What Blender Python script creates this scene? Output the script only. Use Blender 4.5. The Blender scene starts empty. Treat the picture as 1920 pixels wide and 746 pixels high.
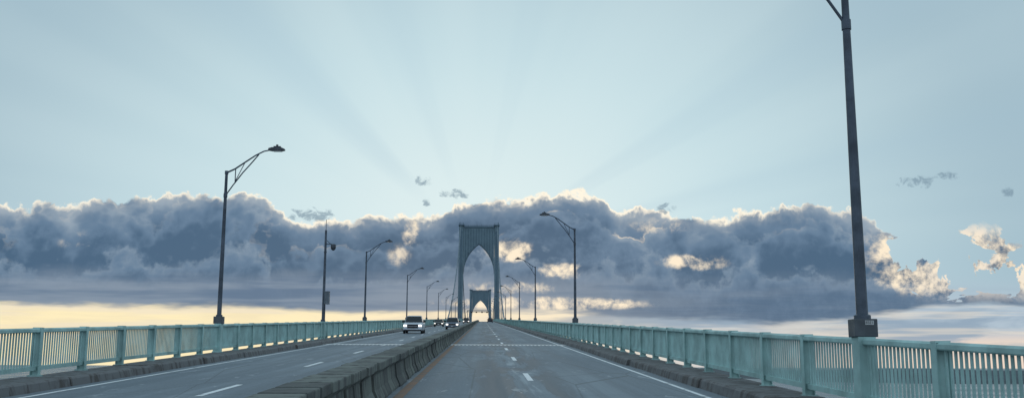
import bpy, math, random
from mathutils import Matrix, Vector
random.seed(7)
scene = bpy.context.scene
COL = scene.collection
CX = -2.35            # bridge centre line
G = 0.047             # approach grade
WATER_Z = -41.0
T1, T2 = 558.0, 1046.0
MID = 0.5 * (T1 + T2)
Y1 = 500.0

def zr(y):
    if y < Y1: return G * y
    if y > 2 * MID - Y1: return zr(2 * MID - y)
    L = MID - Y1; s = y - Y1
    return G * Y1 + G * (s - s * s / (2 * L))

# ------------------------------------------------------------------ nodes
class NT:
    def __init__(s, nt): s.nt = nt
    def node(s, t, **kw):
        n = s.nt.nodes.new(t)
        for k, v in kw.items(): setattr(n, k, v)
        return n
    def put(s, sock, v):
        if isinstance(v, bpy.types.NodeSocket): s.nt.links.new(v, sock)
        else: sock.default_value = v
    def m(s, op, a, b=None, c=None, clamp=False):
        n = s.node('ShaderNodeMath', operation=op); n.use_clamp = clamp
        s.put(n.inputs[0], a)
        if b is not None: s.put(n.inputs[1], b)
        if c is not None: s.put(n.inputs[2], c)
        return n.outputs[0]
    def add(s, a, b): return s.m('ADD', a, b)
    def sub(s, a, b): return s.m('SUBTRACT', a, b)
    def mul(s, a, b): return s.m('MULTIPLY', a, b)
    def vec(s, x, y, z=0.0):
        n = s.node('ShaderNodeCombineXYZ')
        s.put(n.inputs[0], x); s.put(n.inputs[1], y); s.put(n.inputs[2], z)
        return n.outputs[0]
    def vm(s, op, a, b):
        n = s.node('ShaderNodeVectorMath', operation=op)
        s.put(n.inputs[0], a); s.put(n.inputs[1], b); return n.outputs[0]
    def ss(s, v, a, b, lo=0.0, hi=1.0):
        n = s.node('ShaderNodeMapRange', interpolation_type='SMOOTHSTEP')
        s.put(n.inputs[0], v); n.inputs[1].default_value = a; n.inputs[2].default_value = b
        n.inputs[3].default_value = lo; n.inputs[4].default_value = hi
        return n.outputs[0]
    def mix(s, f, a, b):
        n = s.node('ShaderNodeMix', data_type='RGBA')
        s.put(n.inputs[0], f)
        s.put(n.inputs[6], a if isinstance(a, bpy.types.NodeSocket) else (*a, 1))
        s.put(n.inputs[7], b if isinstance(b, bpy.types.NodeSocket) else (*b, 1))
        return n.outputs[2]
    def noise(s, p, scale, detail=4, rough=.55, dist=0.0):
        n = s.node('ShaderNodeTexNoise')
        s.put(n.inputs['Vector'], p); n.inputs['Scale'].default_value = scale
        n.inputs['Detail'].default_value = detail; n.inputs['Roughness'].default_value = rough
        n.inputs['Distortion'].default_value = dist
        return n
    def voro(s, p, scale, detail=2, rough=.5, smooth=False):
        n = s.node('ShaderNodeTexVoronoi')
        if smooth:
            n.feature = 'SMOOTH_F1'; n.inputs['Smoothness'].default_value = .35
        n.voronoi_dimensions = '2D'
        n.normalize = True
        s.put(n.inputs['Vector'], p); n.inputs['Scale'].default_value = scale
        n.inputs['Detail'].default_value = detail; n.inputs['Roughness'].default_value = rough
        return n.outputs['Distance']
    def curve(s, v, pts, x0, x1, y1):
        """piecewise profile: value = f(v) with points in real units"""
        t = s.m('DIVIDE', s.sub(v, x0), x1 - x0, clamp=True)
        n = s.node('ShaderNodeFloatCurve')
        c = n.mapping.curves[0]
        P = [((x - x0) / (x1 - x0), y / y1) for x, y in pts]
        while len(c.points) < len(P): c.points.new(0.5, 0.5)
        for pt, (x, y) in zip(c.points, P): pt.location = (x, y)
        n.mapping.update()
        s.put(n.inputs['Value'], t)
        return s.mul(n.outputs[0], y1)

def new_mat(name):
    mt = bpy.data.materials.new(name); mt.use_nodes = True
    return mt, NT(mt.node_tree), mt.node_tree.nodes['Principled BSDF']

def mat(name, col, rough=.6, metal=0.0, var=.25, scale=3.0, bump=0.0, col2=None, emit=None, estr=0, spec=.5):
    mt, n, b = new_mat(name)
    geo = n.node('ShaderNodeNewGeometry').outputs['Position']
    ns = n.noise(geo, scale, 5, .6).outputs[0]
    dark = col2 if col2 else tuple(c * (1 - var) for c in col)
    lite = tuple(min(1, c * (1 + var * .6)) for c in col)
    f = n.ss(ns, .3, .7)
    n.nt.links.new(n.mix(f, dark, lite), b.inputs['Base Color'])
    n.put(b.inputs['Roughness'], n.m('ADD', n.mul(f, -.12), rough + .06, clamp=True))
    b.inputs['Metallic'].default_value = metal
    b.inputs['Specular IOR Level'].default_value = spec
    if bump:
        bp = n.node('ShaderNodeBump'); bp.inputs['Strength'].default_value = bump
        bp.inputs['Distance'].default_value = .02
        n.put(bp.inputs['Height'], n.noise(geo, scale * 8, 4, .6).outputs[0])
        n.nt.links.new(bp.outputs[0], b.inputs['Normal'])
    if emit:
        b.inputs['Emission Color'].default_value = (*emit, 1); b.inputs['Emission Strength'].default_value = estr
    return mt

# ------------------------------------------------------------------ mesh builder
class MB:
    def __init__(s): s.v = []; s.f = []
    def box(s, x0, x1, y0, y1, z0, z1):
        i = len(s.v)
        s.v += [(x0,y0,z0),(x1,y0,z0),(x1,y1,z0),(x0,y1,z0),(x0,y0,z1),(x1,y0,z1),(x1,y1,z1),(x0,y1,z1)]
        s.f += [(i,i+3,i+2,i+1),(i+4,i+5,i+6,i+7),(i,i+1,i+5,i+4),(i+1,i+2,i+6,i+5),(i+2,i+3,i+7,i+6),(i+3,i,i+4,i+7)]
    def loft(s, rings, cap=True):
        i = len(s.v); n = len(rings[0])
        for r in rings: s.v += [tuple(p) for p in r]
        for k in range(len(rings) - 1):
            for j in range(n):
                a = i + k*n + j; b = i + k*n + (j+1) % n
                s.f.append((a, b, b + n, a + n))
        if cap:
            s.f.append(tuple(i + j for j in reversed(range(n))))
            s.f.append(tuple(i + (len(rings)-1)*n + j for j in range(n)))
    def tube(s, pts, radii, n=10):
        pts = [Vector(p) for p in pts]
        if not hasattr(radii, '__len__'): radii = [radii] * len(pts)
        rings = []
        for k, p in enumerate(pts):
            t = (pts[min(k+1, len(pts)-1)] - pts[max(k-1, 0)]).normalized()
            ref = Vector((0, 1, 0)) if abs(t.y) < .9 else Vector((1, 0, 0))
            a = t.cross(ref).normalized(); b = t.cross(a)
            rings.append([p + a*math.cos(2*math.pi*j/n)*radii[k] + b*math.sin(2*math.pi*j/n)*radii[k] for j in range(n)])
        s.loft(rings)
    def sweep(s, prof, ys, zf=zr):
        s.loft([[(x, y, z + zf(y)) for x, z in prof] for y in ys])
    def quad(s, a, b, c, d):
        i = len(s.v); s.v += [a, b, c, d]; s.f.append((i, i+1, i+2, i+3))
    def obj(s, name, mt, parent=None, loc=None, smooth=False, bevel=0, **props):
        me = bpy.data.meshes.new(name); me.from_pydata(s.v, [], s.f); me.update()
        import bmesh
        bm = bmesh.new(); bm.from_mesh(me); bmesh.ops.recalc_face_normals(bm, faces=bm.faces); bm.to_mesh(me); bm.free()
        me.materials.append(mt)
        if smooth:
            for p in me.polygons: p.use_smooth = True
        o = bpy.data.objects.new(name, me); COL.objects.link(o)
        if parent: o.parent = parent
        if loc: o.location = loc
        if bevel:
            bv = o.modifiers.new('Bevel', 'BEVEL'); bv.width = bevel; bv.segments = 2; bv.limit_method = 'ANGLE'
        for k, v in props.items(): o[k] = v
        return o

def empty(name, loc=(0,0,0), **props):
    o = bpy.data.objects.new(name, None); o.empty_display_size = .3; COL.objects.link(o); o.location = loc
    for k, v in props.items(): o[k] = v
    return o

def copy_thing(root, loc, rot=None):
    def cp(o, par):
        n = o.copy(); COL.objects.link(n)
        if par: n.parent = par
        for c in kids.get(o.name, []): cp(bpy.data.objects[c], n)
        return n
    kids = {}
    def collect(o):
        kids[o.name] = [c.name for c in o.children]
        for c in o.children: collect(c)
    collect(root)
    n = cp(root, None); n.location = loc
    if rot is not None: n.rotation_euler = rot
    return n

def yrange(a, b, st):
    out = []; y = a
    while y < b: out.append(y); y += st
    out.append(b); return out

# ------------------------------------------------------------------ materials
def road_material():
    mt, n, b = new_mat('road_surface')
    pos = n.node('ShaderNodeNewGeometry').outputs['Position']
    sp = n.node('ShaderNodeSeparateXYZ'); n.put(sp.inputs[0], pos)
    x, y = sp.outputs[0], sp.outputs[1]
    streak = n.noise(n.vec(n.mul(x, 2.2), n.mul(y, .03), 0.0), 1, 5, .6).outputs[0]
    big = n.noise(n.vec(n.mul(x, .35), n.mul(y, .06), 3.0), 1, 5, .6).outputs[0]
    fine = n.noise(n.vec(x, n.mul(y, .6), 0.0), 14, 4, .7).outputs[0]
    col = n.mix(n.ss(streak, .3, .7), (.115, .150, .18), (.215, .26, .295))
    col = n.mix(n.mul(n.ss(big, .4, .65), .5), col, (.095, .125, .155))
    tr = n.m('SINE', n.mul(n.add(x, .25), 3.5))
    col = n.mix(n.mul(n.ss(tr, .2, 1), .3), col, (.085, .115, .145))
    col = n.mix(n.mul(n.ss(fine, .45, .75), .4), col, (.27, .31, .34))
    # dark and pale patches either side of the lane joint
    pn = n.noise(n.vec(n.mul(x, 1.1), n.mul(y, .11), 9.0), 1, 6, .65, .6).outputs[0]
    dx = n.m('ABSOLUTE', n.sub(x, .95))
    pm = n.mul(n.ss(pn, .46, .52), n.ss(dx, .6, 1.8, 1, 0))
    col = n.mix(n.mul(pm, .7), col, (.045, .065, .085))
    ps = n.mul(n.ss(pn, .34, .42, 1, 0), n.ss(dx, .8, 2.0, 1, 0))
    col = n.mix(n.mul(ps, .6), col, (.34, .40, .44))
    pw = n.noise(n.vec(n.mul(x, 1.6), n.mul(y, .35), 19.0), 1, 6, .7, .4).outputs[0]
    col = n.mix(n.mul(n.ss(pw, .60, .66), .6), col, (.38, .42, .45))
    jn = n.noise(n.vec(n.mul(x, .4), n.mul(y, .02), 1.0), 1, 3, .6).outputs[0]
    yy = n.add(y, n.mul(jn, .5))
    j = n.m('ABSOLUTE', n.sub(n.m('FRACT', n.m('DIVIDE', yy, 9.1)), .5))
    col = n.mix(n.ss(j, .0, .006, .6, 0), col, (.03, .035, .04))
    vo = n.node('ShaderNodeTexVoronoi'); vo.feature = 'DISTANCE_TO_EDGE'
    n.put(vo.inputs['Vector'], n.vec(n.add(n.mul(x, .35), n.mul(fine, .06)), n.mul(y, .09), 0)); vo.inputs['Scale'].default_value = 1
    col = n.mix(n.ss(vo.outputs[0], .0, .010, .45, 0), col, (.03, .035, .04))
    n.nt.links.new(col, b.inputs['Base Color'])
    n.put(b.inputs['Roughness'], n.sub(n.ss(streak, .2, .8, .66, .84), n.mul(pm, .12)))
    b.inputs['Specular IOR Level'].default_value = .45
    bp = n.node('ShaderNodeBump'); bp.inputs['Strength'].default_value = .25; bp.inputs['Distance'].default_value = .02
    n.put(bp.inputs['Height'], fine); n.nt.links.new(bp.outputs[0], b.inputs['Normal'])
    return mt

def paint_line_material(name, col, wear, under=(.20, .23, .25), spread=.12):
    mt, n, b = new_mat(name)
    pos = n.node('ShaderNodeNewGeometry').outputs['Position']
    w = n.noise(pos, 2.2, 7, .75).outputs[0]
    c = n.mix(n.ss(w, wear, wear + spread), col, under)
    n.nt.links.new(c, b.inputs['Base Color']); b.inputs['Roughness'].default_value = .7
    return mt

def water_material():
    mt, n, b = new_mat('sea_water')
    pos = n.node('ShaderNodeNewGeometry').outputs['Position']
    b.inputs['Base Color'].default_value = (.03, .06, .075, 1)
    big = n.noise(pos, .004, 4, .5).outputs[0]
    n.put(b.inputs['Roughness'], n.ss(big, .3, .7, .18, .36))
    bp = n.node('ShaderNodeBump'); bp.inputs['Strength'].default_value = .35; bp.inputs['Distance'].default_value = .6
    n.put(bp.inputs['Height'], n.noise(pos, .12, 5, .6).outputs[0]); n.nt.links.new(bp.outputs[0], b.inputs['Normal'])
    return mt

def concrete_material(name, base, dark, stain, zs=1.0):
    mt, n, b = new_mat(name)
    pos = n.node('ShaderNodeNewGeometry').outputs['Position']
    rnd = n.node('ShaderNodeObjectInfo').outputs['Random']
    a = n.noise(pos, 1.3, 6, .65).outputs[0]; f = n.noise(pos, 18, 4, .7).outputs[0]
    sp = n.node('ShaderNodeSeparateXYZ'); n.put(sp.inputs[0], pos)
    st = n.noise(n.vec(n.mul(sp.outputs[0], 4), n.mul(sp.outputs[1], 4), n.mul(sp.outputs[2], .5)), 1, 4, .6).outputs[0]
    c = n.mix(n.ss(n.add(a, n.mul(n.sub(rnd, .5), .34)), .35, .65), dark, base)
    c = n.mix(n.mul(n.ss(st, .48, .64), .75), c, stain)
    c = n.mix(n.mul(n.ss(f, .5, .8), .35), c, tuple(min(1, k*1.4) for k in base))
    n.nt.links.new(c, b.inputs['Base Color']); b.inputs['Roughness'].default_value = .88
    bp = n.node('ShaderNodeBump'); bp.inputs['Strength'].default_value = .5; bp.inputs['Distance'].default_value = .015
    n.put(bp.inputs['Height'], f); n.nt.links.new(bp.outputs[0], b.inputs['Normal'])
    return mt

M_road = road_material()
M_white = paint_line_material('white_road_paint', (.74, .77, .78), .54)
M_orange = paint_line_material('rusty_yellow_paint', (.25, .13, .07), .42, (.13, .115, .105), .2)
M_water = water_material()
M_barrier = concrete_material('barrier_concrete', (.15, .17, .155), (.075, .085, .083), (.045, .046, .046))
M_kerb = concrete_material('kerb_concrete', (.15, .155, .16), (.075, .073, .075), (.055, .045, .038))
M_pier = concrete_material('pier_concrete', (.33, .33, .31), (.24, .24, .23), (.15, .15, .14))
M_green = mat('pale_green_bridge_paint', (.33, .52, .505), .6, var=.25, scale=1.4, bump=.1)
M_tower = mat('tower_hazed_green_paint', (.18, .26, .305), .8, var=.12, scale=.15, spec=.15)  # green shifted towards blue in the colour for distance haze, ribs too
M_towerd = mat('tower_rib_paint', (.12, .18, .225), .8, var=.12, scale=.15, spec=.15)
M_cable = mat('cable_paint', (.13, .18, .22), .6, var=.2, scale=1)
M_pole = mat('weathered_dark_pole_metal', (.065, .085, .115), .5, .3, var=.3, scale=2.5)
M_head = mat('lamp_housing_grey', (.05, .06, .075), .5, .2)
M_lens = mat('lamp_lens', (.3, .32, .33), .3)
M_box = mat('dark_grey_box_paint', (.07, .085, .10), .5)
M_steel = mat('galvanised_joint_steel', (.66, .70, .72), .5, .0, var=.15, scale=6)
M_black = mat('black_plastic', (.012, .012, .014), .5)
M_tyre = mat('tyre_rubber', (.012, .012, .013), .8)
M_rim = mat('wheel_alloy', (.35, .36, .38), .35, .7)
M_glass = mat('vehicle_glass', (.015, .02, .025), .2, spec=.4, var=0)
M_chrome = mat('chrome_trim', (.4, .42, .45), .3, .9)
M_plate = mat('number_plate_white', (.5, .52, .53), .6, var=.05)
M_hl = mat('lit_headlight', (.8, .8, .8), .2, emit=(1, .95, .85), estr=1.8)
M_tail = mat('tail_light_red', (.30, .02, .015), .4)
M_land = mat('wooded_shore', (.04, .065, .08), .9, var=.4, scale=.01)
M_signal = mat('dark_lane_signal', (.10, .06, .04), .4)

# ------------------------------------------------------------------ setting
m = MB(); R = 45000
m.quad((-R,-R,WATER_Z),(R,-R,WATER_Z),(R,R,WATER_Z),(-R,R,WATER_Z))
m.obj('water', M_water, kind='structure', label='calm grey blue bay water reaching the horizon')

# far wooded shore
m = MB(); nx, ny = 90, 26
X0, X1, YA, YB = 900., 9000., 2500., 7500.
from mathutils import noise as mn
for j in range(ny+1):
    for i in range(nx+1):
        x = X0 + (X1-X0)*i/nx; y = YA + (YB-YA)*j/ny
        e = min(1, i/6., (nx-i)/6.)*min(1, j/4., (ny-j)/4.)
        h = 34*e*(.55+.6*abs(mn.noise(Vector((x*.0009, y*.0009, 2))))) + 5*e*mn.noise(Vector((x*.01, y*.01, 0)))
        m.v.append((x, y, WATER_Z - 2 + h))
for j in range(ny):
    for i in range(nx):
        a = j*(nx+1)+i; m.f.append((a, a+1, a+nx+2, a+nx+1))
m.obj('hills', M_land, kind='structure', label='low dark wooded shore across the bay')

YS = yrange(-40, Y1, 20) + yrange(Y1+8, 2*MID-Y1, 8) + yrange(2*MID-Y1+20, 1640, 20)
m = MB()
for a, b in zip(YS[:-1], YS[1:]):
    m.quad((CX-7.8, a, zr(a)), (CX+7.8, a, zr(a)), (CX+7.8, b, zr(b)), (CX-7.8, b, zr(b)))
m.obj('road', M_road, kind='structure', label='worn grey concrete bridge roadway with four lanes')

m = MB()
m.sweep([(CX-8.88,-.02),(CX-8.88,-.9),(CX-6,-1.1),(CX-6,-3),(CX+6,-3),(CX+6,-1.1),(CX+8.88,-.9),(CX+8.88,-.02)], YS)
m.obj('bridge_deck', M_pier, label='long concrete and steel bridge deck carrying the road', category='bridge')

# kerbs : precast lengths with open joints
for side, nm in ((1, 'kerb'), (-1, 'kerb')):
    m = MB(); y = -40.0
    while y < 1640:
        L = 5.9 if y < 400 else 12
        h = .22 + random.uniform(-.012, .012)
        a, b = CX + side*7.72, CX + side*8.9
        ya, yb = y, y+L-.08
        o = side*random.uniform(-.03, .10)
        prof = [(a-o, -.015), (a+side*.05-o, h-.04), (a+side*.10-o, h), (b, h), (b, -.015)]
        m.sweep(prof, [ya, yb]); y += L
    m.obj(nm, M_kerb, kind='structure', label='stained raised concrete kerb and safety walk')

# markings
m = MB()
def line(x, w, ya, yb, up=.005):
    ys = [ya] + [q for q in YS if ya < q < yb] + [yb]
    for a, b in zip(ys[:-1], ys[1:]):
        m.quad((x-w/2,a,zr(a)+up),(x+w/2,a,zr(a)+up),(x+w/2,b,zr(b)+up),(x-w/2,b,zr(b)+up))
line(4.94, .12, -20, 1600); line(-9.62, .13, -20, 1600)
y = 1.5
while y < 1100:
    line(1.34, .16, y, y+3.7); line(-6.12, .16, y-5.6, y-1.9); y += 13.0
m.obj('lane_marking', M_white, kind='structure', label='worn white lane lines painted on the roadway')
m = MB(); line(-1.80, .22, -20, 1600, .006)
m.obj('edge_line', M_orange, kind='structure', label='rusty orange yellow line along the median barrier')

# expansion joints with saw-tooth fingers
for yj in (62.5, 190.0, 316.0, 442.0):
    m = MB(); fl = 1.0
    for xa, xb in ((CX+.36, CX+7.7), (CX-7.7, CX-.36)):
        x = xa
        while x < xb-.25:
            z0, z1 = zr(yj)+.010, zr(yj+fl)+.010
            m.quad((x, yj, z0), (x+.14, yj, z0), (x+.12, yj+fl, z1), (x+.02, yj+fl, z1))
            x += .24
        m.quad((xa, yj+fl+.01, zr(yj+fl+.01)+.012), (xb, yj+fl+.01, zr(yj+fl+.01)+.012), (xb, yj+fl+1.0, zr(yj+fl+1.0)+.012), (xa, yj+fl+1.0, zr(yj+fl+1.0)+.012))
    m.obj('expansion_joint', M_steel, kind='structure', label='steel finger expansion joint across the roadway')

# ------------------------------------------------------------------ railings
BAY = 2.87; FIRST = 13.75 - 3*BAY
def railing(side):
    xr = CX + side*8.75
    root = empty('bridge_railing', (0,0,0), category='railing', group='railings along the bridge edges',
                 label='pale green steel railing along the bridge edge with vertical bars')
    END = 1620
    ys = [FIRST] + [q for q in YS if q > FIRST+1 and q < END] + [END]
    m = MB(); m.sweep([(xr-.075,1.29),(xr+.075,1.29),(xr+.09,1.31),(xr+.09,1.37),(xr+.05,1.40),(xr-.05,1.40),(xr-.09,1.37),(xr-.09,1.31)], ys)
    m.obj('top_rail', M_green, root)
    m = MB(); m.sweep([(xr-.045,.36),(xr+.045,.36),(xr+.045,.46),(xr-.045,.46)], ys)
    m.obj('bottom_rail', M_green, root)
    m = MB(); y = FIRST + .14; k = 0
    while y < END:
        ph = (y - FIRST) % BAY
        if .10 < ph < BAY-.10:
            w = .023 if y < 700 else .05
            z = zr(y); m.box(xr-.013, xr+.013, y-w, y+w, z+.45, z+1.30)
        y += .1435 if y < 700 else .287
    m.obj('railing_bars', M_green, root)
    p = MB()
    p.box(-.10, .10, -.012, .012, 0, 1.10)
    p.box(-.105, -.088, -.075, .075, 0, 1.17); p.box(.088, .105, -.075, .075, 0, 1.17)
    p.box(-.14, .14, -.13, .13, -.01, .03)
    p.box(-.108, .108, -.08, .08, 1.1701, 1.20)
    i = 0; y = FIRST; far = MB()
    proto = None
    while y < END:
        z = zr(y) + .215
        if i < 100:
            if proto is None:
                proto = p.obj('post', M_green, root, (xr, y, z)); 
            else:
                q = proto.copy(); COL.objects.link(q); q.parent = root; q.location = (xr, y, z)
        else:
            far.box(xr-.095, xr+.095, y-.07, y+.07, z, z+1.2)
        y += BAY; i += 1
    far.obj('posts', M_green, root, kind='stuff')
railing(1); railing(-1)

# ------------------------------------------------------------------ median barrier blocks
def barrier_mesh(m, y0, L, z0=0, cx=0, zf=None):
    half = [(.305,0),(.305,.06),(.215,.26),(.185,.56),(.25,.63),(.305,.66),(.305,.795),(.295,.81)]
    prof = half + [(-x, z) for x, z in reversed(half)]
    if zf is None:
        m.loft([[(cx+x, y, z) for x, z in prof] for y in (y0, y0+L)])
    else:
        m.loft([[(cx+x, y, z+zf(y)) for x, z in prof] for y in (y0, y0+L)])
pm = MB(); barrier_mesh(pm, .05, .87)
slope = math.atan(G)
ys0 = 8.0
blk = pm.obj('barrier_block', M_barrier, None, (CX, ys0, zr(ys0)), bevel=.014, category='concrete barrier',
             group='concrete blocks of the median barrier', label='weathered olive grey concrete barrier block linked in the median row')
hinge = MB()
hinge.box(-.10, .10, -.075, .045, .12, .55)
hb = hinge.obj('hinge', M_black, blk)
blk.rotation_euler = (slope, 0, 0)
for i in range(1, 300):
    y = ys0 + i*1.0
    q = copy_thing(blk, (CX + random.uniform(-.022, .022), y, zr(y)), (slope, 0, random.uniform(-.02, .02)))
m = MB(); y = ys0 + 300
while y < 1600:
    barrier_mesh(m, y, 3.9, cx=CX, zf=zr); y += 4
m.obj('barrier_row', M_barrier, kind='stuff', category='concrete barrier', label='far end of the concrete median barrier row')

# ------------------------------------------------------------------ street lamps
def lamp_proto(detail=True):
    root = empty('street_lamp', category='street lamp', group='street lamps along the bridge',
                 label='tall dark street lamp with bracket arm standing in the green railing')
    m = MB(); m.box(-.15, .15, -.16, .16, 0, 1.20); m.box(-.18, .18, -.19, .19, 0, .05)
    m.obj('pedestal', M_green, root, bevel=.01)
    m = MB(); m.box(-.195, .195, -.16, .16, 1.20, 1.50)
    m.obj('junction_box', M_box, root, bevel=.012)
    m = MB(); m.tube([(0,0,1.50),(0,0,1.56),(0,0,1.58),(0,0,4.5),(0,0,7.68)], [.14,.14,.098,.082,.060], 12)
    m.tube([(0,0,7.60),(0,0,7.74)], .08, 10)
    m.tube([(0,0,6.58),(0,0,6.76)], .085, 10)
    m.obj('pole', M_pole, root, smooth=False)
    m = MB()
    up = [(0,0,7.66),(.35,0,7.83),(.8,0,8.15),(1.2,0,8.43),(1.55,0,8.62),(1.9,0,8.70)]
    m.tube(up, [.04,.037,.034,.032,.03,.03], 8)
    m.tube([(0,0,6.66),(.3,0,7.12),(.7,0,7.68),(1.05,0,8.10),(1.35,0,8.48)], .028, 8)
    m.tube([(.38,0,7.82),(.38,0,7.25)], .022, 6)
    m.tube([(.38,0,7.28),(.75,0,8.08)], .018, 6)
    m.obj('bracket_arm', M_pole, root)
    m = MB()
    m.loft([[(1.75,-.07,8.66),(1.75,.07,8.66),(1.75,.07,8.75),(1.75,-.07,8.75)],
            [(1.92,-.16,8.65),(1.92,.16,8.65),(1.92,.16,8.78),(1.92,-.16,8.78)],
            [(2.36,-.16,8.66),(2.36,.16,8.66),(2.36,.15,8.76),(2.36,-.15,8.76)],
            [(2.46,-.10,8.67),(2.46,.10,8.67),(2.46,.10,8.72),(2.46,-.10,8.72)]])
    m.box(1.98, 2.28, -.1, .1, 8.77, 8.84); m.tube([(2.12,0,8.83),(2.12,0,8.92)], .05, 8)
    hd = m.obj('luminaire', M_head, root)
    m = MB(); m.box(1.97, 2.33, -.12, .12, 8.625, 8.652)
    m.obj('lamp_lens', M_lens, hd)
    return root
proto = lamp_proto()
SP = 51.8
LAMP_Z = .215
YR0, YL0 = 16.55, 42.2
xR, xL = CX + 8.75, CX - 8.75
proto.location = (xR, YR0, zr(YR0)+LAMP_Z); proto.rotation_euler = (0, 0, math.pi)
near_lamp = proto
near_lamp['label'] = 'tall dark street lamp with numbered grey box on the green railing'
k = 1
while YR0 + SP*k < 1560:
    y = YR0 + SP*k
    q = copy_thing(proto, (xR, y, zr(y)+LAMP_Z)); q['label'] = 'tall dark street lamp with bracket arm standing in the green railing'
    k += 1
k = 0
while YL0 + SP*k < 1560:
    y = YL0 + SP*k
    q = copy_thing(proto, (xL, y, zr(y)+LAMP_Z), (0, 0, 0)); q['label'] = 'tall dark street lamp with bracket arm standing in the green railing'
    k += 1
# number plate (root is turned half round, so local +y faces the camera)
m = MB(); m.box(-.125, .02, .162, .168, 1.40, 1.47)
pl = m.obj('number_plate', M_plate, near_lamp)
cu = bpy.data.curves.new('plate_number', 'FONT'); cu.body = '85E1'; cu.size = .068; cu.align_x = 'CENTER'; cu.align_y = 'CENTER'; cu.extrude = .001
tmp = bpy.data.objects.new('tmp', cu); COL.objects.link(tmp)
bpy.context.view_layer.update()
me = bpy.data.meshes.new_from_object(tmp.evaluated_get(bpy.context.evaluated_depsgraph_get()))
bpy.data.objects.remove(tmp)
me.materials.clear(); me.materials.append(M_black)
t = bpy.data.objects.new('plate_number', me); COL.objects.link(t); t.parent = pl
t.rotation_euler = (math.pi/2, 0, math.pi); t.location = (-.0525, .1695, 1.435)
m = MB(); m.box(-.18, .18, .160, .1625, 1.215, 1.38); m.obj('box_cover', M_box, near_lamp)

# ------------------------------------------------------------------ camera mast
yc = 69.5
root = empty('traffic_camera_mast', (xL, yc, zr(yc)+.215), category='camera pole',
             label='slim dark mast with dome camera and grey equipment cabinet')
m = MB(); m.box(-.15,.15,-.15,.15,0,1.2); m.obj('pedestal', M_green, root, bevel=.01)
m = MB(); m.tube([(0,0,1.2),(0,0,1.32),(0,0,1.34),(0,0,7.6)], [.16,.16,.1,.075], 12); m.tube([(0,0,7.6),(0,0,8.35)], .02, 6)
m.tube([(0,0,6.0),(0,0,6.1)], .1, 8); m.obj('pole', M_pole, root)
m = MB(); m.tube([(0,0,6.6),(.35,0,6.62),(.55,0,6.55)], .03, 8); m.tube([(0,0,6.95),(.35,0,6.62)], .02, 6); m.obj('bracket_arm', M_pole, root)
m = MB(); m.tube([(.55,0,6.62),(.55,0,6.58),(.55,0,6.38),(.55,0,6.24),(.55,0,6.16)], [.06,.17,.19,.15,.05], 12); m.obj('dome_camera', M_head, root)
m = MB(); m.box(.07,.40,-.2,.2,2.4,3.25); m.box(.05,.42,-.22,.22,3.25,3.29); m.obj('equipment_cabinet', mat('grey_cabinet', (.12,.15,.18), .5), root, bevel=.01)
m = MB(); m.tube([(.12,-.02,2.36),(.12,-.02,1.2)], .025, 6); m.obj('cable_conduit', M_pole, root)

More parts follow.
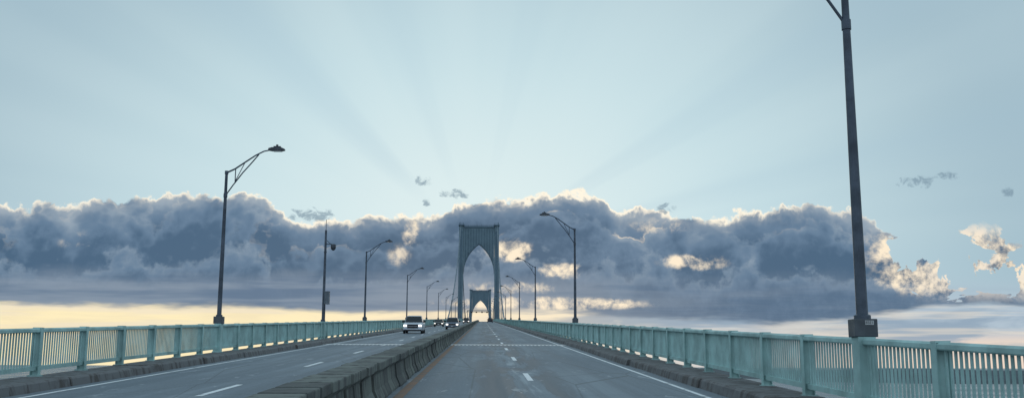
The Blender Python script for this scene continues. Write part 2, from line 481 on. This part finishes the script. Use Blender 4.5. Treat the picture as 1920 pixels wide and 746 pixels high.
# ------------------------------------------------------------------ towers
def tower(yt):
    zd = zr(T1); H = 54.0
    root = empty('bridge_tower', (CX, yt, zd), category='bridge tower', group='towers of the suspension bridge',
                 label='tall green grey steel suspension bridge tower with pointed gothic arch')
    D = 2.6
    def hw_out(z): return 11.6 - .3*max(0, min(1, z/ H)) + (0 if z > 0 else -z*.03)
    def hw_in(z): return 8.95 - .30*max(0, min(1, z/H)) if z > 0 else 8.95
    zb = WATER_Z - zd + 6
    for sd in (1, -1):
        m = MB(); rings = []
        for z in (zb, -1, 0, 10, 24, 34, 44, 52, H):
            a, b = hw_in(z)*sd, hw_out(z)*sd; c = .45*sd
            d = D - .35*max(0, z)/H
            rings.append([(a, -d+.5, z), (a+c, -d, z), (b-c, -d, z), (b, -d+.5, z), (b, d-.5, z), (b-c, d, z), (a+c, d, z), (a, d-.5, z)])
        m.loft(rings)
        leg = m.obj('leg', M_tower, root)
        m = MB()
        a0, b0 = (hw_in(0)+.8)*sd, (hw_out(0)-.8)*sd
        a1, b1 = (hw_in(H)+.75)*sd, (hw_out(H)-.75)*sd
        m.loft([[(a0,-D-.12,.5),(b0,-D-.12,.5),(b0,-D+.5,.5),(a0,-D+.5,.5)], [(a1,-D+.23,H-3),(b1,-D+.23,H-3),(b1,-D+.8,H-3),(a1,-D+.8,H-3)]])
        m.obj('leg_panel', M_towerd, leg)
        m = MB(); b = hw_out(H)*sd; a = hw_in(H)*sd
        m.box(min(a,b)-.3, max(a,b)+.3, -D-.3, D+.3, H, H+.6)
        m.obj('saddle_cap', M_towerd, leg)
        m = MB(); xx = (a+b)/2
        for ox in (-1.1, 1.1):
            m.tube([(xx+ox,-1.5,H+.6),(xx+ox,-1.5,H+1.7)], .09, 6)
            m.tube([(xx+ox,1.5,H+.6),(xx+ox,1.5,H+1.7)], .09, 6)
        m.tube([(xx-1.1,-1.5,H+1.6),(xx+1.1,-1.5,H+1.6)], .07, 6)
        m.tube([(xx+sd*.9,0,H+.6),(xx+sd*.9,0,H+2.4)], .11, 6)
        m.obj('finial', M_towerd, leg)
    # portal
    W = 8.62; zs = 26.5; rise = 17.0
    cc = (rise*rise - 8.6*8.6)/(2*8.6); RR = cc + 8.6
    def za(x): 
        return zs + math.sqrt(max(0, RR*RR - (min(abs(x),8.6)+cc)**2))
    m = MB(); N = 48; ztop = H-1.2; d = 1.9; fr = []
    for i in range(N+1):
        x = -W + 2*W*i/N
        fr.append((x, za(x)))
    for (xa, z0), (xb, z1) in zip(fr[:-1], fr[1:]):
        m.quad((xa,-d,z0),(xb,-d,z1),(xb,-d,ztop),(xa,-d,ztop))
        m.quad((xa,d,z0),(xa,d,ztop),(xb,d,ztop),(xb,d,z1))
        m.quad((xa,-d,z0),(xa,d,z0),(xb,d,z1),(xb,-d,z1))
        m.quad((xa,-d,ztop),(xb,-d,ztop),(xb,d,ztop),(xa,d,ztop))
    portal = m.obj('arch_portal', M_tower, root)
    m = MB(); x = -7.6
    while x <= 7.7:
        m.box(x-.14, x+.14, -d-.28, -d-.003, za(abs(x)+.2 if abs(x) < 8.3 else 8.5)+1.0, ztop-.6)
        m.box(x-.14, x+.14, d+.003, d+.28, za(x)+1.0, ztop-.6)
        x += 1.52
    m.obj('portal_ribs', M_towerd, portal)
    m = MB()  # arch moulding
    ring = []
    for i in range(N+1):
        x = -W + 2*W*i/N
        ring.append([(x, -d-.35, za(x)), (x, -d-.35, za(x)+.6), (x, -d-.002, za(x)+.6), (x, -d-.002, za(x))])
    m.loft(ring); m.obj('arch_moulding', M_towerd, portal)
    m = MB(); m.box(-8.62, 8.62, -d-.4, d+.4, ztop+.002, ztop+.9)
    m.obj('top_beam', M_towerd, portal)
    m = MB()
    for yy in (-1.8, 1.8):
        m.tube([(-8.5,yy,ztop+1.8),(-4,yy,ztop+1.6),(0,yy,ztop+1.5),(4,yy,ztop+1.6),(8.5,yy,ztop+1.8)], .06, 6)
        for i in range(-8, 9, 1): m.tube([(i,yy,ztop+.9),(i,yy,ztop+1.5+.25*(abs(i)/8.5)**2)], .05, 4)
    m.tube([(-1.2,0,ztop+.9),(-1.2,0,ztop+2.7)], .1, 6); m.tube([(1.3,0,ztop+.9),(1.3,0,ztop+2.3)], .1, 6)
    m.obj('walkway_rail', M_cable, portal)
    m = MB(); m.box(-14, 14, -6, 6, WATER_Z-zd-3, zb); m.obj('pier_base', M_pier, root, bevel=.5)
tower(T1); tower(T2)

# cables and suspenders
ZT = zr(T1) + 54.0 + 1.0
def cable_z(y):
    zmid = zr(MID) + 3.0
    if T1 <= y <= T2:
        t = (y - MID) / (T2 - MID); return zmid + (ZT - zmid)*t*t
    s = (T1 - y) if y < T1 else (y - T2)
    L = 209.; t = s / L
    ze = zr(T1 - L) + .2
    return ZT + (ze - ZT)*t - 4*9.0*t*(1-t)
for side in (1, -1):
    x = CX + side*10.3
    pts = [(x, y, cable_z(y)) for y in yrange(T1-209, T1, 9.5)] + [(x, y, cable_z(y)) for y in yrange(T1+9, T2, 12)] + [(x, y, cable_z(y)) for y in yrange(T2+9, T2+209, 12)]
    m = MB(); m.tube(pts, .24, 8)
    c = m.obj('suspension_cable', M_cable, label='long green main suspension cable draped over the towers', category='cable', group='main cables of the bridge')
    m = MB(); y = T1 - 200
    while y < T2 + 200:
        if abs(y-T1) > 5 and abs(y-T2) > 5 and cable_z(y) > zr(y)+1:
            for o in (-.25, .25): m.tube([(x, y+o, cable_z(y)), (x, y+o, zr(y)-1)], .035, 4)
        y += 12.2
    m.obj('suspender_ropes', M_cable, c, kind='stuff')
    m = MB()
    for y in yrange(T1-209, T2+209, 12.2): m.box(min(CX+side*8.9, x+side*.3), max(CX+side*8.9, x+side*.3), y-.3, y+.3, zr(y)-1.6, zr(y)-.9)
    m.obj('outrigger_beams', M_cable, c, kind='stuff')

# piers under the approach
for y in list(range(20, 350, 54)) + [349]:
    m = MB(); z = zr(y) - 3.01
    for sx in (-1, 1):
        m.loft([[(CX+sx*4-1.6, y-1.4, WATER_Z-2), (CX+sx*4+1.6, y-1.4, WATER_Z-2), (CX+sx*4+1.6, y+1.4, WATER_Z-2), (CX+sx*4-1.6, y+1.4, WATER_Z-2)],
                [(CX+sx*4-1.1, y-1.0, z-2), (CX+sx*4+1.1, y-1.0, z-2), (CX+sx*4+1.1, y+1.0, z-2), (CX+sx*4-1.1, y+1.0, z-2)]])
    m.box(CX-6.5, CX+6.5, y-1.3, y+1.3, z-2, z)
    m.obj('bridge_pier', M_pier, category='bridge pier', group='piers under the bridge', label='grey concrete bridge pier standing in the water')

# overhead gantry
yg = 700.
root = empty('lane_signal_gantry', (CX, yg, zr(yg)), category='gantry', label='slim overhead steel gantry with small lane signals')
for sx in (-1, 1):
    m = MB(); m.tube([(sx*8.3,0,.2),(sx*8.3,0,10.3)], .2, 8); m.obj('post', M_cable, root)
m = MB()
for zz in (9.2, 10.2): m.tube([(-8.3,0,zz),(8.3,0,zz)], .16, 6)
for i in range(-8, 8): m.tube([(i,0,9.2+(i%2)),(i+1,0,9.2+((i+1)%2))], .08, 5)
m.obj('truss_beam', M_cable, root)
for xx in (-5.5, -2, 2, 5.5):
    m = MB(); m.box(xx-.5, xx+.5, -.45, -.2, 8.5, 9.5); sg = m.obj('signal_head', M_black, root)
    m = MB(); m.tube([(xx,-.46,9.0),(xx,-.5,9.0)], .3, 10); m.obj('signal_lens', M_signal, sg)

# ------------------------------------------------------------------ vehicles
def vehicle(name, label, cat, x, y, P, paint, away=False, lights=True, group=None):
    root = empty(name, (x, y, zr(y)+.004), category=cat, label=label)
    if group: root['group'] = group
    root.rotation_euler = (math.atan((zr(y+2)-zr(y-2))/4), 0, 0) if not away else (-math.atan((zr(y+2)-zr(y-2))/4), 0, math.pi)
    L, W, H, belt, hood, cab0, cab1, roof0, roof1 = P
    w = W/2; hl = L/2
    def sec(y, hw, z0, z1, c=.09):
        return [(-hw+c, y, z0), (hw-c, y, z0), (hw, y, z0+c), (hw, y, z1-c*1.4), (hw-c*1.2, y, z1), (-hw+c*1.2, y, z1), (-hw, y, z1-c*1.4), (-hw, y, z0+c)]
    m = MB()
    st = [sec(-hl, w*.86, .42, hood-.22), sec(-hl+.1, w*.95, .34, hood-.08), sec(-hl+.5, w, .3, hood), sec(cab0, w, .3, belt),
          sec(cab1, w, .3, belt), sec(hl-.12, w*.98, .34, belt), sec(hl, w*.92, .45, belt-.08)]
    m.loft(st); body = m.obj('body', paint, root, bevel=.02)
    m = MB(); bw, tw = w*.93, w*.72
    m.loft([[(-bw, cab0, belt-.02), (bw, cab0, belt-.02), (bw, cab1, belt-.02), (-bw, cab1, belt-.02)],
            [(-tw-.02, roof0-.03, H-.07), (tw+.02, roof0-.03, H-.07), (tw+.02, roof1+.03, H-.07), (-tw-.02, roof1+.03, H-.07)],
            [(-tw+.10, roof0+.12, H), (tw-.10, roof0+.12, H), (tw-.10, roof1-.12, H), (-tw+.10, roof1-.12, H)]])
    m.obj('cabin', paint, root)
    def lerp(a, b, t): return tuple(a[i]+(b[i]-a[i])*t for i in range(3))
    def pane(nm, b0, b1, t1, t0, off):
        a = lerp(lerp(b0,t0,.04), lerp(b1,t1,.04), .02); b = lerp(lerp(b0,t0,.04), lerp(b1,t1,.04), .98)
        c = lerp(lerp(b0,t0,.97), lerp(b1,t1,.97), .98); d = lerp(lerp(b0,t0,.97), lerp(b1,t1,.97), .02)
        mm = MB(); mm.quad(*[tuple(p[i]+off[i] for i in range(3)) for p in (a,b,c,d)]); mm.obj(nm, M_glass, root)
    tz = H-.07; tx = tw+.02
    pane('windscreen', (-bw,cab0,belt), (bw,cab0,belt), (tx,roof0-.03,tz), (-tx,roof0-.03,tz), (0,-.012,.012))
    pane('rear_window', (-bw,cab1,belt), (bw,cab1,belt), (tx,roof1+.03,tz), (-tx,roof1+.03,tz), (0,.012,.012))
    for s in (-1, 1):
        pane('side_window', (s*bw,cab0+.1,belt), (s*bw,cab1,belt), (s*tx,roof1,tz), (s*tx,roof0,tz), (s*.012,0,.006))
        m = MB(); m.box(min(s*(w*.95),s*(w+.22)), max(s*(w*.95),s*(w+.22)), cab0+.18, cab0+.3, belt+.0, belt+.24); m.obj('side_mirror', M_black, root, bevel=.02)
        m = MB(); xa, xb = s*w*.60, s*w*.93
        m.box(min(xa,xb), max(xa,xb), -hl-.02, -hl+.12, hood-.38, hood-.17); m.obj('headlight', M_hl, root, bevel=.02)
        m = MB(); m.box(min(s*w*.72,s*w*.95), max(s*w*.72,s*w*.95), hl-.1, hl+.02, belt-.35, belt-.15); m.obj('tail_light', M_tail, root, bevel=.01)
        for yy in (-hl+.95, hl-1.05):
            r = .39 if H > 1.6 else .33
            m = MB(); xo, xi = s*(w+.015), s*(w-.22)
            m.tube([(xi,yy,r),(xi+s*.03,yy,r),(xo-s*.03,yy,r),(xo,yy,r)], [r*.93,r,r,r*.93], 20)
            wh = empty('wheel'); wh.parent = root
            ty = m.obj('tyre', M_tyre, wh)
            m = MB(); m.tube([(xo-s*.02,yy,r),(xo+s*.012,yy,r)], r*.62, 16); m.obj('rim', M_rim, wh)
    m = MB(); m.box(-w*.55, w*.55, -hl-.015, -hl+.1, hood-.56, hood-.14)
    gr = m.obj('grille', M_black, root, bevel=.02)
    m = MB(); m.box(-w*.53, w*.53, -hl-.03, -hl-.016, hood-.37, hood-.32)
    m.obj('grille_bars', M_chrome, gr)
    m = MB(); m.box(-w*.9, w*.9, -hl-.06, -hl+.12, .28, .42); m.obj('air_dam', M_black, root, bevel=.02)
    m = MB(); m.box(-w*.93, w*.93, -hl-.1, -hl+.12, .425, .57); m.obj('bumper', paint, root, bevel=.03)
    m = MB(); m.box(-.17, .17, -hl-.112, -hl-.102, .44, .555); m.obj('licence_plate', M_plate, root)
    return root
P_truck = (5.7, 2.10, 1.93, 1.18, 1.13, -1.15, 1.0, -.35, .75)
P_suv = (4.7, 1.95, 1.78, 1.08, 1.02, -1.0, 2.2, -.25, 1.85)
P_car = (4.7, 1.84, 1.46, .93, .86, -.95, 1.65, -.1, 1.0)
W_ = mat('white_car_paint', (.48, .53, .58), .4, spec=.4, var=.03)
S_ = mat('silver_blue_car_paint', (.12, .16, .22), .35, .2, var=.03)
K_ = mat('black_car_paint', (.02, .022, .028), .25, var=.03)
GV = 'vehicles driving on the bridge'
vehicle('pickup_truck', 'white pickup truck with lit headlights driving on the roadway', 'pickup truck', -7.5, 110, P_truck, W_, group=GV)
vehicle('car', 'dark low car driving on the outer lane', 'car', -8.5, 195, P_car, K_, group=GV)
vehicle('car', 'silver blue sport utility car with lit headlights by the median', 'car', -4.5, 150, P_suv, S_, group=GV)
vehicle('car', 'dark car driving far behind on the inner lane', 'car', -4.9, 300, P_suv, K_, group=GV)
vehicle('car', 'distant dark car driving away towards the bridge tower', 'car', 2.9, 380, P_suv, K_, away=True, group=GV)

# ------------------------------------------------------------------ sky (world)
world = bpy.data.worlds.new('World'); scene.world = world; world.use_nodes = True
wt = world.node_tree; wt.nodes.clear(); n = NT(wt)
out = n.node('ShaderNodeOutputWorld'); bg = n.node('ShaderNodeBackground')
wt.links.new(bg.outputs[0], out.inputs[0])
d = n.node('ShaderNodeTexCoord').outputs['Generated']
sp = n.node('ShaderNodeSeparateXYZ'); n.put(sp.inputs[0], d)
ay = n.m('MAXIMUM', n.m('ABSOLUTE', sp.outputs[1]), .15)
u = n.m('DIVIDE', sp.outputs[0], ay)
v = n.m('MAXIMUM', n.m('DIVIDE', sp.outputs[2], ay), 0.0)
P = n.vec(u, v, 0.0)
# clear sky
SU, SV = -.008, .115
du = n.sub(u, SU); dv = n.sub(v, SV)
rr = n.m('SQRT', n.add(n.mul(n.mul(du, du), .55), n.mul(n.mul(dv, dv), 1.05)))
sky = n.mix(n.ss(rr, .02, .24), (.72, .85, .86), (.57, .74, .79))
sky = n.mix(n.ss(rr, .16, .46), sky, (.375, .52, .60))
ang = n.m('ARCTAN2', n.mul(dv, 1.3), du)
rn = n.noise(n.vec(ang, 0.0, 4.0), 2.6, 3, .45).outputs[0]
rf = n.mul(n.ss(rr, .05, .12), n.ss(rr, .32, .60, 1, .3))
ray = n.mul(n.sub(n.ss(rn, .33, .66), .5), rf)
sky = n.mix(n.m('MAXIMUM', n.mul(ray, -.40), 0.0), sky, (.31, .48, .62))
sky = n.mix(n.m('MAXIMUM', n.mul(ray, .34), 0.0), sky, (.68, .82, .84))

# horizon glow below the cloud base
glow = n.mix(n.ss(u, -.25, .05), (.99, .85, .53), (.95, .82, .60))
glow = n.mix(n.ss(u, .05, .28), glow, (.44, .54, .63))
glow = n.mix(n.mul(n.ss(v, .020, .042, 1, 0), n.ss(u, .1, .4)), glow, (.85, .69, .57))
clear = n.mix(n.ss(v, .055, .10), glow, sky)
# streaky stratus near the horizon
sw = n.noise(n.vec(n.mul(u, 5), n.mul(v, 34), 2.0), 1.6, 5, .6, .5).outputs[0]
amt = n.mul(n.ss(sw, .38, .58), n.ss(u, -.2, .12, .2, .85))
amt = n.mul(amt, n.mul(n.ss(v, .085, .06), n.ss(v, .006, .030)))
stratc = n.mix(n.ss(u, -.1, .2), (.58, .52, .44), (.27, .37, .48))
clear = n.mix(amt, clear, stratc)
bands = n.noise(n.vec(n.mul(u, 3), n.mul(v, 60), 7.0), 1.4, 3, .6).outputs[0]
clear = n.mix(n.mul(n.mul(n.ss(bands, .50, .64), n.ss(v, .075, .055)), .5), clear, (.84, .75, .62))

# cloud bank
wn = n.noise(P, 11, 3, .55).outputs['Color']
q = n.vm('ADD', P, n.vm('MULTIPLY', n.vm('SUBTRACT', wn, (.5,.5,.5)), (.034,.026,0)))
bill = n.voro(q, 22, 3, .6)
bil2 = n.voro(n.vm('ADD', q, (3.3, 1.7, 0)), 14, 3, .65)
fine = n.noise(q, 60, 6, .66).outputs[0]
mid = n.noise(q, 13, 5, .6).outputs[0]
prof = [(-.50,.151),(-.467,.154),(-.413,.158),(-.358,.161),(-.314,.169),(-.276,.168),(-.232,.169),(-.210,.153),(-.183,.141),(-.139,.141),(-.09,.148),
        (-.057,.149),(-.019,.162),(.03,.165),(.074,.173),(.101,.173),(.126,.165),(.136,.152),(.183,.157),(.216,.145),(.27,.153),(.325,.159),(.347,.162),
        (.38,.155),(.423,.145),(.456,.138),(.47,.130),(.489,.141),(.533,.146),(.546,.136),(.60,.125)]
top = n.curve(u, prof, -.5, .6, .25)
fn = n.mul(n.sub(fine, .5), .024)
E0 = n.sub(top, v)
bb = n.mul(n.sub(.42, bill), .034)
E = n.add(n.add(E0, bb), n.add(fn, n.mul(n.sub(mid, .5), .012)))
# broken eastern end of the bank
hn = n.noise(n.vec(n.mul(u, 1.0), n.mul(v, 1.4), 11.0), 19, 6, .6, .8).outputs[0]
hole = n.mul(n.ss(u, .40, .45), n.ss(hn, .44, .58))
Eh = n.sub(E, n.mul(hole, n.mul(n.ss(v, .055, .075), .12)))
M = n.ss(n.m('DIVIDE', Eh, n.ss(u, .38, .46, .0034, .018)), 0.0, 1.0)
# base of the bank
sb = n.noise(n.vec(n.mul(u, 4), n.mul(v, 22), 0.0), 2.0, 4, .6).outputs[0]
base = n.curve(u, [(-.5,.056),(-.33,.055),(-.17,.053),(-.05,.050),(.03,.055),(.1,.050),(.2,.046),(.35,.044),(.42,.055),(.6,.062)], -.5, .6, .25)
Bd = n.add(n.sub(v, base), n.mul(n.sub(sb, .5), .026))
M = n.mul(M, n.ss(Bd, -.002, .006))
# shading: overlapping heaps, each lighter along its own upper edge
big = n.noise(n.vec(n.mul(u, 1), n.mul(v, 1.7), 1.0), 7.5, 5, .58).outputs[0]
DK, MD, LT = (.070, .135, .222), (.13, .212, .318), (.31, .39, .47)
def heap(dist, w, lift):
    t = n.add(n.add(n.ss(dist, 0.0, w, .75, 0.0), lift), n.add(n.mul(n.sub(fine, .5), 1.1), n.mul(n.sub(mid, .5), 1.3)))
    cc = n.mix(n.ss(t, -.05, .55), DK, MD)
    return n.mix(n.ss(t, .45, 1.3), cc, LT)
lift0 = n.mul(n.sub(big, .5), 2.6)
c0 = heap(E, .040, n.add(lift0, .18))
b2 = n.mul(n.sub(.42, bil2), .10)
E1 = n.add(n.sub(E0, .026), n.add(b2, n.add(fn, n.mul(n.sub(big, .5), .16))))
c1 = heap(E1, .034, n.add(lift0, .06))
c = n.mix(n.ss(E1, -.003, .011), c0, c1)
E2 = n.add(n.sub(E0, .064), n.add(n.mul(bb, 1.5), n.add(fn, n.mul(n.sub(mid, .5), .12))))
c2 = heap(E2, .030, n.sub(.10, n.mul(n.sub(mid, .5), .6)))
c = n.mix(n.ss(E2, -.003, .012), c, c2)
# flat layered lower part
lay = n.noise(n.vec(n.mul(u, 3.0), n.mul(v, 40), 12.0), 1.2, 4, .6).outputs[0]
layc = n.mix(n.ss(lay, .38, .62), (.125, .195, .295), (.245, .31, .395))
c = n.mix(n.mul(n.ss(n.add(v, n.mul(n.sub(mid, .5), .04)), .098, .074), n.ss(u, .0, .25, .9, .4)), c, layc)
# sunlit rims
sunny = n.ss(n.m('ABSOLUTE', n.sub(u, .05)), .0, .36, 1, .6)
rimn = n.ss(n.add(mid, n.mul(n.sub(fine, .5), .8)), .32, .54)
rim = n.mul(n.mul(n.ss(Eh, .0, .0085, 1, 0), rimn), sunny)
c = n.mix(n.m('MULTIPLY', n.ss(Eh, .0, .018, .55, 0), n.mul(sunny, n.ss(mid, .36, .58, .15, 1)), clamp=True), c, (.60, .61, .59))
c = n.mix(n.m('MULTIPLY', rim, 2.1, clamp=True), c, (1.0, .92, .76))
# second, inner lit edge close to the sun
rim2 = n.mul(n.mul(n.ss(n.m('ABSOLUTE', n.sub(E1, .002)), .0, .005, 1, 0), n.ss(mid, .48, .62)), n.ss(n.m('ABSOLUTE', n.sub(u, .05)), .05, .26, .7, .1))
c = n.mix(rim2, c, (.90, .78, .62))
# glowing breaks in the bank
gaps = [(.027,.116,.013,.007,1.0), (.080,.095,.016,.005,.75), (.216,.105,.020,.005,.7), (-.073,.133,.006,.010,.6), (.06,.062,.060,.004,.9), (.03,.078,.03,.004,.6),
        (-.41,.123,.010,.007,.35), (.18,.142,.018,.005,.5), (-.085,.110,.007,.007,.45), (.50,.118,.060,.020,.95), (.45,.090,.030,.010,.75), (.55,.095,.035,.010,.9)]
gs = None
for gu, gv, ga, gb, gw in gaps:
    a = n.m('DIVIDE', n.sub(u, gu), ga); b = n.m('DIVIDE', n.sub(v, gv), gb)
    g = n.mul(n.ss(n.add(n.mul(a, a), n.mul(b, b)), 0, 5.5, 1, 0), gw)
    gs = g if gs is None else n.m('MAXIMUM', gs, g)
gv_ = n.add(gs, n.add(n.mul(n.sub(fine, .5), 4.2), n.mul(n.sub(.42, bill), 3.0)))
gl = n.mul(n.ss(gv_, .35, 2.0), n.ss(gs, 0, .7))
c = n.mix(n.m('MULTIPLY', gl, 1.2, clamp=True), c, (.98, .84, .64))
# creamy broken cloud at the open end
east = n.mul(n.ss(u, .42, .48), n.ss(n.add(mid, n.mul(n.sub(fine, .5), 1.0)), .38, .64))
c = n.mix(n.mul(n.mul(east, n.ss(v, .06, .085)), .8), c, (.84, .76, .66))
colr = n.mix(M, clear, c)

# small detached wisps
wisps = [(.452,.190,.020,.006), (.487,.197,.013,.004), (-.063,.186,.008,.005), (-.03,.173,.013,.005), (-.175,.151,.022,.007), (.548,.182,.006,.006), (-.058,.165,.004,.004), (.19,.160,.010,.005)]
ws = None
for gu, gv, ga, gb in wisps:
    a = n.m('DIVIDE', n.sub(u, gu), ga); b = n.m('DIVIDE', n.sub(v, gv), gb)
    g = n.ss(n.add(n.mul(a, a), n.mul(b, b)), 0, 2.4, 1, 0)
    ws = g if ws is None else n.m('MAXIMUM', ws, g)
wf = n.noise(n.vec(n.mul(u, .7), v, 0), 110, 4, .68, .6).outputs[0]
wmask = n.mul(n.ss(n.add(ws, n.mul(n.sub(wf, .5), 4.0)), .5, 1.3), n.ss(ws, 0, .3))
colr = n.mix(n.mul(wmask, .75), colr, (.20, .30, .38))
# opposite half of the heavens: plain sky, brightened as added fill for the railings
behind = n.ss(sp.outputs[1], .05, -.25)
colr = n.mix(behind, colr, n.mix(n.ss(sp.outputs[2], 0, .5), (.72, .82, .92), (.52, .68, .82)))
# physical sky adds a little scattered light
st = n.node('ShaderNodeTexSky'); st.sky_type = 'NISHITA'; st.sun_disc = False
st.sun_elevation = math.radians(7); st.sun_rotation = math.radians(0); st.air_density = 1.0
nis = n.vm('MULTIPLY', st.outputs[0], (.0006, .0006, .0006))
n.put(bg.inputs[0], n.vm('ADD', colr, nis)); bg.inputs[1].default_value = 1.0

sun = bpy.data.lights.new('sun', 'SUN'); sun.energy = .12; sun.angle = math.radians(20); sun.color = (1, .86, .7)
so = bpy.data.objects.new('sun', sun); COL.objects.link(so)
so.rotation_euler = Vector((0, math.cos(math.radians(7)), math.sin(math.radians(7)))).to_track_quat('Z', 'Y').to_euler()

# ------------------------------------------------------------------ camera
cam = bpy.data.cameras.new('camera'); cam.sensor_width = 36; cam.lens = 34.69; cam.clip_end = 120000; cam.clip_start = .1
co = bpy.data.objects.new('camera', cam); COL.objects.link(co)
co.matrix_world = Matrix.Translation((0, 0, 1.7)) @ Matrix.Rotation(math.radians(-1.68), 4, 'Z') @ Matrix.Rotation(math.radians(99.57), 4, 'X') @ Matrix.Rotation(math.radians(.2), 4, 'Z')
scene.camera = co
scene.view_settings.view_transform = 'Standard'; scene.view_settings.look = 'None'; scene.view_settings.exposure = 0
